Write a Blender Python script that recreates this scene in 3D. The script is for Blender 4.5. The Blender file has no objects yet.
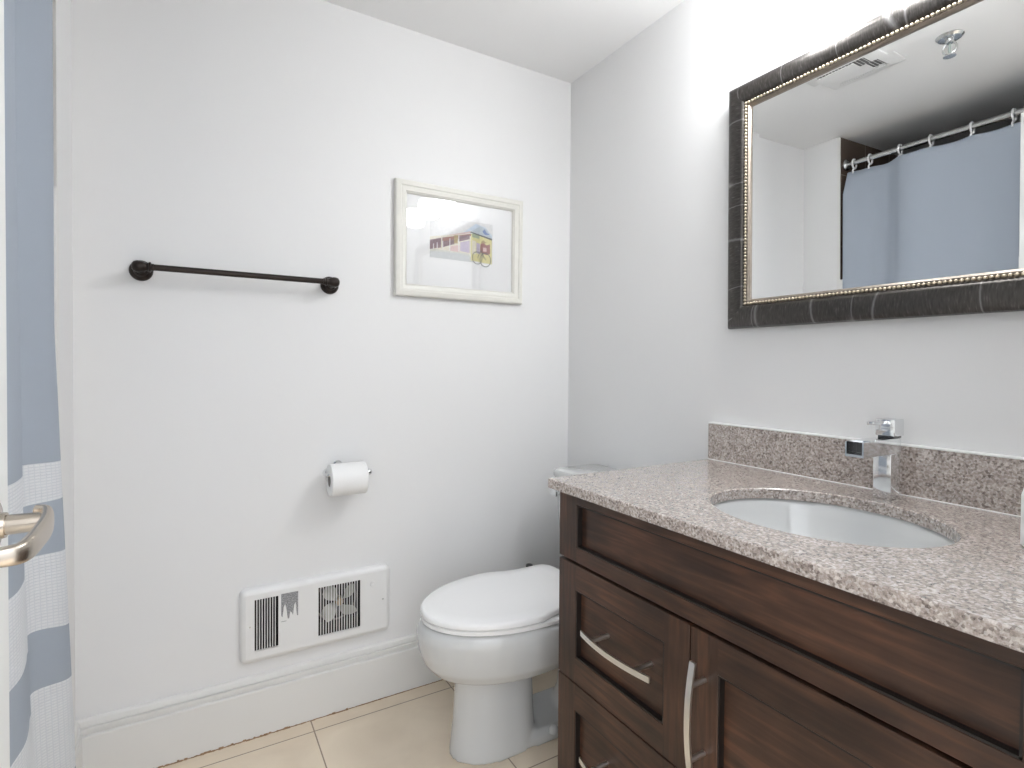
import bpy, bmesh, math, random
from mathutils import Vector, Matrix
random.seed(7)
S = bpy.context.scene
PI = math.pi

# ---------------------------------------------------------------- camera, world, exposure
CAM = (-1.336, -1.8075, 1.1324)
YAW, PIT, ROL = 0.5333, -0.0165, 0.0075
def set_camera():
    f = Vector((math.sin(YAW)*math.cos(PIT), math.cos(YAW)*math.cos(PIT), math.sin(PIT)))
    r = Vector((math.cos(YAW), -math.sin(YAW), 0)); u = r.cross(f)
    r2 = r*math.cos(ROL) + u*math.sin(ROL); u2 = -r*math.sin(ROL) + u*math.cos(ROL)
    cd = bpy.data.cameras.new('camera'); co = bpy.data.objects.new('camera', cd)
    S.collection.objects.link(co)
    m = Matrix.Identity(4)
    for i in range(3):
        m[i][0] = r2[i]; m[i][1] = u2[i]; m[i][2] = -f[i]; m[i][3] = CAM[i]
    co.matrix_world = m
    cd.sensor_width = 36; cd.lens = 36*544.53/1024; cd.shift_y = -10/1024
    cd.clip_start = .02
    S.camera = co
set_camera()
W = bpy.data.worlds.new('world'); S.world = W; W.use_nodes = True
bg = W.node_tree.nodes['Background']; bg.inputs[1].default_value = 2.55
# light of the space outside the doorway: bright above, dimmer toward the floor
wt = W.node_tree.nodes.new('ShaderNodeTexCoord'); wx = W.node_tree.nodes.new('ShaderNodeSeparateXYZ'); wr = W.node_tree.nodes.new('ShaderNodeMapRange')
wr.inputs['From Min'].default_value = -.5; wr.inputs['From Max'].default_value = .5; wr.inputs['To Min'].default_value = .22; wr.inputs['To Max'].default_value = 1.35
W.node_tree.links.new(wt.outputs['Generated'], wx.inputs[0]); W.node_tree.links.new(wx.outputs[2], wr.inputs['Value']); wc = W.node_tree.nodes.new('ShaderNodeVectorMath'); wc.operation = 'SCALE'; wc.inputs[0].default_value = (.955, .985, 1.035)
W.node_tree.links.new(wr.outputs[0], wc.inputs['Scale']); W.node_tree.links.new(wc.outputs[0], bg.inputs[0])
SHADE_STRENGTH = 37.0
S.view_settings.view_transform = 'Standard'; S.view_settings.look = 'None'
S.view_settings.exposure = 0.0; S.view_settings.gamma = 1; S.view_settings.use_curve_mapping = False

# ---------------------------------------------------------------- materials
MATS = {}
def newmat(name):
    m = bpy.data.materials.new(name); m.use_nodes = True
    return m, m.node_tree, m.node_tree.nodes['Principled BSDF']
def mat(name, col, rough=.5, metal=0, bump=0, bscale=60, spec=None, coat=0, var=0, vscale=8):
    if name in MATS: return MATS[name]
    m, nt, b = newmat(name)
    b.inputs['Base Color'].default_value = (*col, 1); b.inputs['Roughness'].default_value = rough
    b.inputs['Metallic'].default_value = metal
    if spec is not None: b.inputs['Specular IOR Level'].default_value = spec
    if coat: b.inputs['Coat Weight'].default_value = coat; b.inputs['Coat Roughness'].default_value = .08
    N = nt.nodes; L = nt.links
    tc = N.new('ShaderNodeTexCoord')
    if var:
        n = N.new('ShaderNodeTexNoise'); n.inputs['Scale'].default_value = vscale; n.inputs['Detail'].default_value = 4
        L.new(tc.outputs['Object'], n.inputs['Vector'])
        mx = N.new('ShaderNodeMix'); mx.data_type = 'RGBA'
        mx.inputs[6].default_value = (*[c*(1-var) for c in col], 1); mx.inputs[7].default_value = (*[min(1, c*(1+var)) for c in col], 1)
        L.new(n.outputs['Fac'], mx.inputs[0]); L.new(mx.outputs[2], b.inputs['Base Color'])
    if bump:
        n = N.new('ShaderNodeTexNoise'); n.inputs['Scale'].default_value = bscale; n.inputs['Detail'].default_value = 3
        L.new(tc.outputs['Object'], n.inputs['Vector'])
        bp = N.new('ShaderNodeBump'); bp.inputs['Strength'].default_value = bump; bp.inputs['Distance'].default_value = .002
        L.new(n.outputs['Fac'], bp.inputs['Height']); L.new(bp.outputs[0], b.inputs['Normal'])
    MATS[name] = m
    return m
def ramp(nt, stops, interp='LINEAR'):
    r = nt.nodes.new('ShaderNodeValToRGB'); r.color_ramp.interpolation = interp
    e = r.color_ramp.elements
    while len(e) < len(stops): e.new(.5)
    for i, (p, c) in enumerate(stops): e[i].position = p; e[i].color = (*c, 1)
    return r
def granite():
    m, nt, b = newmat('granite'); N = nt.nodes; L = nt.links
    tc = N.new('ShaderNodeTexCoord')
    n1 = N.new('ShaderNodeTexNoise'); n1.inputs['Scale'].default_value = 170; n1.inputs['Detail'].default_value = 5; n1.inputs['Roughness'].default_value = .7
    v = N.new('ShaderNodeTexVoronoi'); v.inputs['Scale'].default_value = 260
    n2 = N.new('ShaderNodeTexNoise'); n2.inputs['Scale'].default_value = 45; n2.inputs['Detail'].default_value = 4
    for x in (n1, v, n2): L.new(tc.outputs['Object'], x.inputs['Vector'])
    r1 = ramp(nt, [(.30, (.045, .035, .032)), (.41, (.20, .165, .15)), (.5, (.39, .335, .31)), (.60, (.62, .575, .55))])
    L.new(n1.outputs['Fac'], r1.inputs[0])
    sp = N.new('ShaderNodeSeparateColor'); L.new(v.outputs['Color'], sp.inputs[0])
    r2 = ramp(nt, [(0, (.16, .13, .12)), (.16, (.16, .13, .12)), (.2, (.40, .345, .32)), (.62, (.46, .40, .38)), (.7, (.66, .62, .60))], 'CONSTANT')
    L.new(sp.outputs[0], r2.inputs[0])
    mx = N.new('ShaderNodeMix'); mx.data_type = 'RGBA'; mx.inputs[0].default_value = .55
    L.new(r1.outputs[0], mx.inputs[6]); L.new(r2.outputs[0], mx.inputs[7])
    r3 = ramp(nt, [(.35, (.88, .86, .83)), (.65, (1.08, 1.06, 1.03))]); L.new(n2.outputs['Fac'], r3.inputs[0])
    m2 = N.new('ShaderNodeMix'); m2.data_type = 'RGBA'; m2.blend_type = 'MULTIPLY'; m2.inputs[0].default_value = 1
    L.new(mx.outputs[2], m2.inputs[6]); L.new(r3.outputs[0], m2.inputs[7])
    L.new(m2.outputs[2], b.inputs['Base Color'])
    b.inputs['Roughness'].default_value = .25; b.inputs['Specular IOR Level'].default_value = .7; b.inputs['Coat Weight'].default_value = .8; b.inputs['Coat Roughness'].default_value = .12
    return m
def wood(vertical=False):
    m, nt, b = newmat('dark_wood_vertical' if vertical else 'dark_wood'); N = nt.nodes; L = nt.links
    tc = N.new('ShaderNodeTexCoord'); mp = N.new('ShaderNodeMapping')
    mp.inputs['Scale'].default_value = (30, 30, 2.2) if vertical else (30, 2.2, 30)
    L.new(tc.outputs['Object'], mp.inputs['Vector'])
    n = N.new('ShaderNodeTexNoise'); n.inputs['Scale'].default_value = 2.2; n.inputs['Detail'].default_value = 7; n.inputs['Distortion'].default_value = .9
    L.new(mp.outputs[0], n.inputs['Vector'])
    n2 = N.new('ShaderNodeTexNoise'); n2.inputs['Scale'].default_value = 7; n2.inputs['Detail'].default_value = 3
    L.new(tc.outputs['Object'], n2.inputs['Vector'])
    r = ramp(nt, [(.30, (.030, .0165, .0110)), (.52, (.055, .0295, .0195)), (.72, (.094, .047, .028))])
    L.new(n.outputs['Fac'], r.inputs[0])
    r2 = ramp(nt, [(.3, (.62, .60, .60)), (.68, (1.35, 1.2, 1.1))]); L.new(n2.outputs['Fac'], r2.inputs[0])
    mx = N.new('ShaderNodeMix'); mx.data_type = 'RGBA'; mx.blend_type = 'MULTIPLY'; mx.inputs[0].default_value = 1
    L.new(r.outputs[0], mx.inputs[6]); L.new(r2.outputs[0], mx.inputs[7]); L.new(mx.outputs[2], b.inputs['Base Color'])
    b.inputs['Roughness'].default_value = .38; b.inputs['Specular IOR Level'].default_value = .4
    bp = N.new('ShaderNodeBump'); bp.inputs['Strength'].default_value = .12; bp.inputs['Distance'].default_value = .001
    L.new(n.outputs['Fac'], bp.inputs['Height']); L.new(bp.outputs[0], b.inputs['Normal'])
    return m
def tiles(name, w, h, ox, oy, axes, c1, c2, mortar, msize, rough, cloud, offset=0.0):
    """rectangular tiles; axes picks the two object axes used as u and v"""
    m, nt, b = newmat(name); N = nt.nodes; L = nt.links
    tc = N.new('ShaderNodeTexCoord'); sx = N.new('ShaderNodeSeparateXYZ'); cb = N.new('ShaderNodeCombineXYZ')
    L.new(tc.outputs['Object'], sx.inputs[0])
    for k, (ax, o) in enumerate(zip(axes, (ox, oy))):
        a = N.new('ShaderNodeMath'); a.operation = 'SUBTRACT'; a.inputs[1].default_value = o
        L.new(sx.outputs[ax], a.inputs[0]); L.new(a.outputs[0], cb.inputs[k])
    br = N.new('ShaderNodeTexBrick'); br.offset = offset; br.squash = 1
    br.inputs['Scale'].default_value = 1; br.inputs['Brick Width'].default_value = w; br.inputs['Row Height'].default_value = h
    br.inputs['Mortar Size'].default_value = msize; br.inputs['Mortar Smooth'].default_value = .3
    br.inputs['Color1'].default_value = (*c1, 1); br.inputs['Color2'].default_value = (*c2, 1); br.inputs['Mortar'].default_value = (*mortar, 1)
    L.new(cb.outputs[0], br.inputs['Vector'])
    n = N.new('ShaderNodeTexNoise'); n.inputs['Scale'].default_value = 5; n.inputs['Detail'].default_value = 6; n.inputs['Distortion'].default_value = .6
    L.new(tc.outputs['Object'], n.inputs['Vector'])
    r = ramp(nt, [(.3, tuple(1-cloud*k for k in (1, 1.25, 1.5))), (.7, (1+cloud*.5,)*3)]); L.new(n.outputs['Fac'], r.inputs[0])
    mx = N.new('ShaderNodeMix'); mx.data_type = 'RGBA'; mx.blend_type = 'MULTIPLY'; mx.inputs[0].default_value = 1
    L.new(br.outputs['Color'], mx.inputs[6]); L.new(r.outputs[0], mx.inputs[7]); L.new(mx.outputs[2], b.inputs['Base Color'])
    b.inputs['Roughness'].default_value = rough
    bp = N.new('ShaderNodeBump'); bp.inputs['Strength'].default_value = .4; bp.inputs['Distance'].default_value = .001; bp.invert = True
    L.new(br.outputs['Fac'], bp.inputs['Height']); L.new(bp.outputs[0], b.inputs['Normal'])
    return m
def curtain_mat():
    """blue cloth with white waffle-weave bands near the hem"""
    m, nt, b = newmat('curtain_cloth'); N = nt.nodes; L = nt.links
    uv = N.new('ShaderNodeTexCoord'); sx = N.new('ShaderNodeSeparateXYZ'); L.new(uv.outputs['UV'], sx.inputs[0])  # u = metres along cloth, v = height
    blue = (.385, .43, .495); white = (.80, .82, .85)
    r = ramp(nt, [(0, white), (.14, blue), (.215, white), (.44, blue), (.565, white), (.722, blue), (.832, white), (.915, blue)], 'CONSTANT')
    L.new(sx.outputs[1], r.inputs[0])
    isw = ramp(nt, [(0, (1,)*3), (.14, (0,)*3), (.215, (1,)*3), (.44, (0,)*3), (.565, (1,)*3), (.722, (0,)*3), (.832, (1,)*3), (.915, (0,)*3)], 'CONSTANT')
    L.new(sx.outputs[1], isw.inputs[0])
    br = N.new('ShaderNodeTexBrick'); br.offset = 0; br.inputs['Scale'].default_value = 1
    br.inputs['Brick Width'].default_value = .013; br.inputs['Row Height'].default_value = .0065; br.inputs['Mortar Size'].default_value = .0018; br.inputs['Mortar Smooth'].default_value = 1
    br.inputs['Color1'].default_value = (1, 1, 1, 1); br.inputs['Color2'].default_value = (1, 1, 1, 1); br.inputs['Mortar'].default_value = (.86, .88, .90, 1)
    L.new(uv.outputs['UV'], br.inputs['Vector'])
    mw = N.new('ShaderNodeMix'); mw.data_type = 'RGBA'; mw.blend_type = 'MULTIPLY'
    L.new(isw.outputs[0], mw.inputs[0]); L.new(r.outputs[0], mw.inputs[6]); L.new(br.outputs['Color'], mw.inputs[7])
    n = N.new('ShaderNodeTexNoise'); n.inputs['Scale'].default_value = 900; L.new(uv.outputs['UV'], n.inputs['Vector'])
    nr = ramp(nt, [(.3, (.94,)*3), (.7, (1.05,)*3)]); L.new(n.outputs['Fac'], nr.inputs[0])
    m2 = N.new('ShaderNodeMix'); m2.data_type = 'RGBA'; m2.blend_type = 'MULTIPLY'; m2.inputs[0].default_value = 1
    L.new(mw.outputs[2], m2.inputs[6]); L.new(nr.outputs[0], m2.inputs[7]); L.new(m2.outputs[2], b.inputs['Base Color'])
    mu = N.new('ShaderNodeMath'); mu.operation = 'MULTIPLY'; L.new(isw.outputs[0], mu.inputs[0]); L.new(br.outputs['Fac'], mu.inputs[1])
    bp = N.new('ShaderNodeBump'); bp.invert = True; bp.inputs['Strength'].default_value = .5; bp.inputs['Distance'].default_value = .002
    L.new(mu.outputs[0], bp.inputs['Height']); L.new(bp.outputs[0], b.inputs['Normal'])
    b.inputs['Roughness'].default_value = .85; b.inputs['Specular IOR Level'].default_value = .15
    return m
def glass_mat():
    m = bpy.data.materials.new('picture_glass'); m.use_nodes = True; nt = m.node_tree; N = nt.nodes; L = nt.links
    N.remove(N['Principled BSDF']); out = N['Material Output']
    t = N.new('ShaderNodeBsdfTransparent'); g = N.new('ShaderNodeBsdfGlossy'); g.inputs['Roughness'].default_value = .0
    f = N.new('ShaderNodeFresnel'); f.inputs['IOR'].default_value = 1.5
    mx = N.new('ShaderNodeMixShader'); L.new(f.outputs[0], mx.inputs[0]); L.new(t.outputs[0], mx.inputs[1]); L.new(g.outputs[0], mx.inputs[2])
    L.new(mx.outputs[0], out.inputs[0]); return m
def frame_mat():
    """dark brushed frame with fine scratches across its width and a few pale cracks"""
    m, nt, b = newmat('brushed_dark_frame'); N = nt.nodes; L = nt.links
    uv = N.new('ShaderNodeTexCoord'); mp = N.new('ShaderNodeMapping'); mp.inputs['Scale'].default_value = (260, 60, 1)
    L.new(uv.outputs['UV'], mp.inputs['Vector'])
    n = N.new('ShaderNodeTexNoise'); n.inputs['Scale'].default_value = 1; n.inputs['Detail'].default_value = 4; L.new(mp.outputs[0], n.inputs['Vector'])
    r = ramp(nt, [(.3, (.052, .048, .044)), (.6, (.085, .078, .073)), (.78, (.17, .16, .15))]); L.new(n.outputs['Fac'], r.inputs[0])
    mp2 = N.new('ShaderNodeMapping'); mp2.inputs['Scale'].default_value = (6, .5, 1); L.new(uv.outputs['UV'], mp2.inputs['Vector'])
    v = N.new('ShaderNodeTexVoronoi'); v.feature = 'DISTANCE_TO_EDGE'; v.inputs['Scale'].default_value = 1; L.new(mp2.outputs[0], v.inputs['Vector'])
    r2 = ramp(nt, [(0, (.35,)*3), (.010, (0,)*3)]); L.new(v.outputs['Distance'], r2.inputs[0])
    mx = N.new('ShaderNodeMix'); mx.data_type = 'RGBA'; mx.blend_type = 'ADD'; mx.inputs[0].default_value = .5
    L.new(r.outputs[0], mx.inputs[6]); L.new(r2.outputs[0], mx.inputs[7]); L.new(mx.outputs[2], b.inputs['Base Color'])
    b.inputs['Roughness'].default_value = .33; b.inputs['Metallic'].default_value = .75
    return m
def sticker_mat():
    m, nt, b = newmat('worn_sticker'); N = nt.nodes; L = nt.links
    tc = N.new('ShaderNodeTexCoord'); mp = N.new('ShaderNodeMapping'); mp.inputs['Scale'].default_value = (300, 1, 420)
    L.new(tc.outputs['Object'], mp.inputs['Vector'])
    n = N.new('ShaderNodeTexNoise'); n.inputs['Scale'].default_value = .9; n.inputs['Detail'].default_value = 2; L.new(mp.outputs[0], n.inputs['Vector'])
    r = ramp(nt, [(.4, (.20, .20, .21)), (.62, (.42, .42, .43))]); L.new(n.outputs['Fac'], r.inputs[0]); L.new(r.outputs[0], b.inputs['Base Color'])
    b.inputs['Roughness'].default_value = .6
    return m
def emis(name, col, st):
    m = bpy.data.materials.new(name); m.use_nodes = True; nt = m.node_tree
    b = nt.nodes['Principled BSDF']; b.inputs['Base Color'].default_value = (.9, .9, .9, 1)
    b.inputs['Emission Color'].default_value = (*col, 1); b.inputs['Emission Strength'].default_value = st
    return m
M_wall = mat('wall_paint', (.80, .80, .80), .42, bump=.06, bscale=70, spec=.25)
M_ceil = mat('ceiling_paint', (.86, .86, .86), .75, bump=.1, bscale=120)
M_trim = mat('white_trim_paint', (.76, .755, .735), .3, bump=.03, bscale=30)
M_door = mat('door_paint', (.82, .83, .82), .32)
M_floor = tiles('beige_floor_tile', .46, .46, -1.010-4.6, -.074-4.6, (0, 1), (.80, .69, .545), (.83, .72, .575), (.34, .25, .18), .0022, .33, .10)
M_btileY = tiles('brown_wall_tile', .24, .37, -1.838-4.8, 1.72-3.7, (0, 2), (.085, .062, .05), (.10, .073, .058), (.28, .25, .22), .0018, .22, .12)
M_btileX = tiles('brown_wall_tile_side', .48, .37, -.18-4.8, 1.72-3.7, (1, 2), (.085, .062, .05), (.10, .073, .058), (.28, .25, .22), .0018, .22, .12)
M_porc = mat('white_porcelain', (.62, .63, .63), .07, coat=.4)
M_seat = mat('white_toilet_plastic', (.90, .90, .90), .16)
M_tub = mat('white_enamel', (.8, .8, .8), .15)
M_wood, M_woodv = wood(), wood(True)
M_gran = granite()
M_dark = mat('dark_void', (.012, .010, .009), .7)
M_nickel = mat('satin_nickel', (.80, .78, .74), .30, 1)
M_lever = mat('warm_satin_nickel', (.56, .50, .43), .27, 1)
M_chrome = mat('chrome', (.80, .81, .82), .10, 1)
M_bronze = mat('oil_rubbed_bronze', (.028, .021, .018), .28, .6)
M_paper = mat('tissue_paper', (.86, .86, .855), .95, bump=.25, bscale=220)
M_card = mat('grey_cardboard', (.35, .33, .31), .9)
M_enamelh = mat('heater_enamel', (.80, .80, .795), .28)
M_fan = mat('fan_metal', (.60, .58, .54), .35, .5)
M_cream = mat('cream_frame_paint', (.74, .73, .68), .35, var=.04, vscale=40)
M_mat = mat('picture_mat_board', (.92, .92, .92), .9)
M_gold = mat('antique_gold_beading', (.62, .54, .42), .3, .85, var=.25, vscale=90)
M_lip = mat('antique_gold_lip', (.30, .26, .22), .3, .9, var=.2, vscale=60)
M_frame = frame_mat()
M_mirror = mat('mirror_silvering', (.90, .91, .91), .0, 1)
M_glass = glass_mat()
M_curtain = curtain_mat()
M_ring = mat('white_plastic', (.82, .82, .82), .3)
M_black = mat('black_plastic', (.015, .015, .016), .3)
M_shade = emis('lit_frosted_glass', (.97, .985, 1.0), SHADE_STRENGTH)
M_caulk = mat('white_caulk', (.85, .85, .84), .5)
M_dirt = mat('brown_caulk_dirt', (.34, .22, .13), .95, var=.5, vscale=60)
M_sticker = sticker_mat()
M_white = mat('plain_white', (.82, .82, .82), .5)
M_soap = mat('soap_bottle_white', (.84, .85, .85), .35)
M_steel = mat('brushed_steel', (.62, .63, .63), .25, 1)
M_bulb = mat('sprinkler_bulb', (.35, .40, .38), .1)

# ---------------------------------------------------------------- mesh helpers
def box(bm, x0, x1, y0, y1, z0, z1, bev=0, seg=2, mi=0):
    r = bmesh.ops.create_cube(bm, size=1)
    for v in r['verts']:
        v.co = Vector((x0+(v.co.x+.5)*(x1-x0), y0+(v.co.y+.5)*(y1-y0), z0+(v.co.z+.5)*(z1-z0)))
    fs = {f for v in r['verts'] for f in v.link_faces}
    for f in fs: f.material_index = mi
    if bev:
        es = list({e for v in r['verts'] for e in v.link_edges})
        bmesh.ops.bevel(bm, geom=es, offset=bev, segments=seg, affect='EDGES', profile=.5)
    return r
def ring_loft(bm, rings, cap0=True, cap1=True, closed=True):
    vs = [[bm.verts.new(p) for p in r] for r in rings]
    n = len(vs[0])
    for a, b in zip(vs, vs[1:]):
        for i in range(n if closed else n-1):
            j = (i+1) % n
            bm.faces.new((a[i], a[j], b[j], b[i]))
    if cap0 and closed: bm.faces.new(vs[0][::-1])
    if cap1 and closed: bm.faces.new(vs[-1])
    return vs
def frame_of(d):
    d = d.normalized(); a = Vector((0, 0, 1)) if abs(d.z) < .9 else Vector((1, 0, 0))
    u = d.cross(a).normalized(); return u, d.cross(u).normalized()
def tube(bm, pts, r, n=20, caps=True):
    """round tube through points; r number or list"""
    pts = [Vector(p) for p in pts]; rr = r if isinstance(r, (list, tuple)) else [r]*len(pts)
    rings = []; u = None
    for i, p in enumerate(pts):
        d = (pts[min(i+1, len(pts)-1)] - pts[max(i-1, 0)]).normalized()
        if u is None: u, w = frame_of(d)
        else:
            u = (u - d*u.dot(d)).normalized(); w = d.cross(u)
        rings.append([p + (u*math.cos(2*PI*k/n) + w*math.sin(2*PI*k/n))*rr[i] for k in range(n)])
    ring_loft(bm, rings, caps, caps)
def lathe(bm, c, axis, prof, n=40):
    """prof: list of (radius, distance along axis)"""
    c = Vector(c); a = Vector(axis).normalized(); u, w = frame_of(a)
    ring_loft(bm, [[c + a*h + (u*math.cos(2*PI*k/n) + w*math.sin(2*PI*k/n))*max(r, 1e-5) for k in range(n)] for r, h in prof])
def smooth_path(ctrl, n=8):
    """Catmull-Rom"""
    P = [Vector(c) for c in ctrl]; P = [P[0]*2-P[1]] + P + [P[-1]*2-P[-2]]; out = []
    for i in range(1, len(P)-2):
        for k in range(n):
            t = k/n; a, b, c, d = P[i-1:i+3]
            out.append(.5*((2*b)+(c-a)*t+(2*a-5*b+4*c-d)*t*t+(3*b-a-3*c+d)*t**3))
    out.append(P[-2]); return out
def obj(name, bm, m, parent=None, smooth=False, ang=35, loc=(0, 0, 0), mats=None):
    bmesh.ops.remove_doubles(bm, verts=bm.verts, dist=1e-6)
    bmesh.ops.recalc_face_normals(bm, faces=bm.faces)
    if smooth:
        for f in bm.faces: f.smooth = True
        for e in bm.edges:
            if len(e.link_faces) == 2 and e.calc_face_angle(0) > math.radians(ang): e.smooth = False
    me = bpy.data.meshes.new(name); bm.to_mesh(me); bm.free()
    for x in (mats or [m]): me.materials.append(x)
    o = bpy.data.objects.new(name, me); S.collection.objects.link(o); o.location = loc
    if parent: o.parent = parent; o.matrix_parent_inverse = Matrix.Translation(-Vector(parent.location)) if parent.type == 'EMPTY' else Matrix.Identity(4)
    return o
def thing(name, label, cat, loc, group=None):
    o = bpy.data.objects.new(name, None); S.collection.objects.link(o); o.location = loc
    o.empty_display_size = .05
    o['label'] = label; o['category'] = cat
    if group: o['group'] = group
    return o
def tag(o, label, cat, group=None):
    o['label'] = label; o['category'] = cat
    if group: o['group'] = group
    return o
def struct(name, bm, m, **k):
    o = obj(name, bm, m, **k); o['kind'] = 'structure'; return o
B = bmesh.new

# ---------------------------------------------------------------- room shell
H = 2.28; XL = -1.60; YF = -1.72; XA = -2.36; YS = -.183
b = B(); box(b, -2.6, .15, -3.3, .15, -.12, 0); struct('floor', b, M_floor)
b = B(); box(b, -2.6, .15, -1.84, .15, H, H+.12); struct('ceiling', b, M_ceil)
# back wall with the heater's recess cut into it
b = B(); hx0, hx1, hz0, hz1 = -1.19, -.785, .258, .438
for x0, x1, z0, z1 in ((-2.6, hx0, 0, H), (hx1, .15, 0, H), (hx0, hx1, 0, hz0), (hx0, hx1, hz1, H)): box(b, x0, x1, 0, .12, z0, z1)
bmesh.ops.remove_doubles(b, verts=b.verts, dist=1e-5)
struct('wall_back', b, M_wall)
b = B(); box(b, 0, .12, -1.84, 0, 0, H); struct('wall_right', b, M_wall)
b = B(); box(b, -2.5, XL, YS, 0, 0, H); struct('wall_left', b, M_wall)
# front wall with the doorway the picture is taken from
b = B(); dx0, dx1, dz = -1.566, -.75, 2.12
for x0, x1, z0, z1 in ((-2.6, dx0, 0, H), (dx1, .12, 0, H), (dx0, dx1, dz, H)): box(b, x0, x1, YF-.12, YF, z0, z1)
struct('wall_front', b, M_wall)
b = B(); box(b, XA-.1, XA, YF, YS, 0, H); struct('wall_alcove_side', b, M_wall)
b = B(); box(b, XA+.012, XL-.006, YS-.012, YS, .36, H); struct('wall_alcove_back_tile', b, M_btileY)
b = B(); box(b, XA, XA+.012, YF, YS, .36, H); struct('wall_alcove_side_tile', b, M_btileX)
b = B(); box(b, XA+.012, XL-.006, YF, YF+.012, .36, H); struct('wall_alcove_front_tile', b, M_btileY)
b = B(); box(b, XL-.014, XL+.002, YS-.028, YS, .02, 1.53, .002); box(b, XL-.006, XL+.001, YS-.013, YS, 1.53, H); struct('trim_1', b, M_trim)
b = B()  # door casing around the doorway
for x0, x1, z0, z1 in ((dx0, dx0+.03, 0, dz), (dx1-.02, dx1, 0, dz), (dx0, dx1, dz-.02, dz)): box(b, x0, x1, YF-.12, YF, z0, z1)
for x0, x1, z0, z1 in ((dx1-.005, dx1+.06, 0, dz+.06), (dx0-.004, dx1+.06, dz, dz+.06)): box(b, x0, x1, YF, YF+.014, z0, z1, .003)
struct('trim_2', b, M_trim)
# baseboards: moulded profile (distance from wall, height)
BP = [(0, 0), (.017, 0), (.017, .140), (.0160, .1415), (.0095, .1440), (.0095, .149), (.0145, .1515), (.0145, .1610), (.0075, .1630), (.0075, .1655), (.0120, .1675), (.0095, .180), (.004, .1843), (0, .1843)]
def profile_run(name, p0, p1, nrm):
    bb = B(); p0 = Vector(p0); p1 = Vector(p1); n = Vector(nrm)
    ring_loft(bb, [[p + n*d + Vector((0, 0, z)) for d, z in BP] for p in (p0, p1)])
    return struct(name, bb, M_trim)
profile_run('baseboard_back', (XL+.002, 0, 0), (0, 0, 0), (0, -1, 0))
profile_run('baseboard_left', (XL, 0, 0), (XL, YS+.002, 0), (1, 0, 0))
profile_run('baseboard_right', (0, -.0175, 0), (0, -.72, 0), (-1, 0, 0))
b = B()  # crumbling dirt line along the bottom of the skirting
xs = -1.583; random.seed(3)
while xs < -.4:
    w = random.uniform(.004, .012); big = xs < -.9
    hgt = random.uniform(.0015, .0062 if big and random.random() < .5 else .0028)
    box(b, xs, xs+w, -.0175-random.uniform(.0008, .0022 if not big else .004), -.0165, 0, hgt, .0006, 1); xs += w*.92
struct('trim_3', b, M_dirt)

# ---------------------------------------------------------------- bathtub
b = B(); tx0, tx1, ty0, ty1, tz = XA+.014, -1.635, YF+.014, YS-.04, .40
def rrect(x0, x1, y0, y1, r, z, n=8):
    out = []
    for cx, cy, a0 in ((x1-r, y1-r, 0), (x0+r, y1-r, PI/2), (x0+r, y0+r, PI), (x1-r, y0+r, 1.5*PI)):
        for k in range(n+1):
            a = a0+PI/2*k/n; out.append((cx+r*math.cos(a), cy+r*math.sin(a), z))
    return out
rings = [rrect(tx0, tx1, ty0, ty1, .012, 0), rrect(tx0, tx1, ty0, ty1, .012, tz-.01), rrect(tx0+.006, tx1-.006, ty0+.006, ty1-.006, .012, tz),
         rrect(tx0+.07, tx1-.07, ty0+.08, ty1-.08, .1, tz), rrect(tx0+.085, tx1-.085, ty0+.1, ty1-.1, .1, tz-.03), rrect(tx0+.13, tx1-.13, ty0+.2, ty1-.16, .1, .1), rrect(tx0+.18, tx1-.18, ty0+.28, ty1-.24, .08, .07)]
ring_loft(b, rings)
tub = obj('bathtub', b, M_tub, smooth=True)
tag(tub, 'white alcove bathtub behind the blue shower curtain', 'bathtub')

# ---------------------------------------------------------------- shower rod, rings and curtain
ZR = 2.142; XR = -1.65
t = thing('curtain_rod', 'chrome shower curtain rod running just below the ceiling', 'curtain rod', (XR, -.9, ZR))
b = B(); tube(b, [(XR, YS-.014, ZR), (XR, YF+.014, ZR)], .0125, 24); obj('rod', b, M_steel, t, True)
for y0, s in ((YS-.013, -1), (YF+.013, 1)):
    b = B(); lathe(b, (XR, y0, ZR), (0, s, 0), [(.0005, 0), (.028, 0), (.028, .006), (.02, .014), (.0005, .014)]); obj('wall_flange', b, M_steel, t, True)
ctrl = [(-.226, 0), (-.27, -.010), (-.34, -.014), (-.39, -.014), (-.435, .010), (-.475, .038), (-.53, .042), (-.60, .022), (-.68, .010), (-.76, .014), (-.86, .002), (-.95, .010), (-1.05, -.002), (-1.14, .010), (-1.23, -.004), (-1.32, .010), (-1.41, -.004), (-1.49, .008), (-1.57, -.004), (-1.65, .004)]
path = smooth_path([(x, y, 0) for y, x in ctrl], 12)
ring_y = [-.240, -.317, -.452, -.580, -.734, -.875, -1.03, -1.17, -1.31, -1.45, -1.60]
rnd = random.Random(5)
b = B(); uvl = b.loops.layers.uv.new('uv')
ZT, ZB = 2.100, .055; NZ = 70; grid = []
s_acc = [0]
for p, q in zip(path, path[1:]): s_acc.append(s_acc[-1]+(q-p).length)
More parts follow.
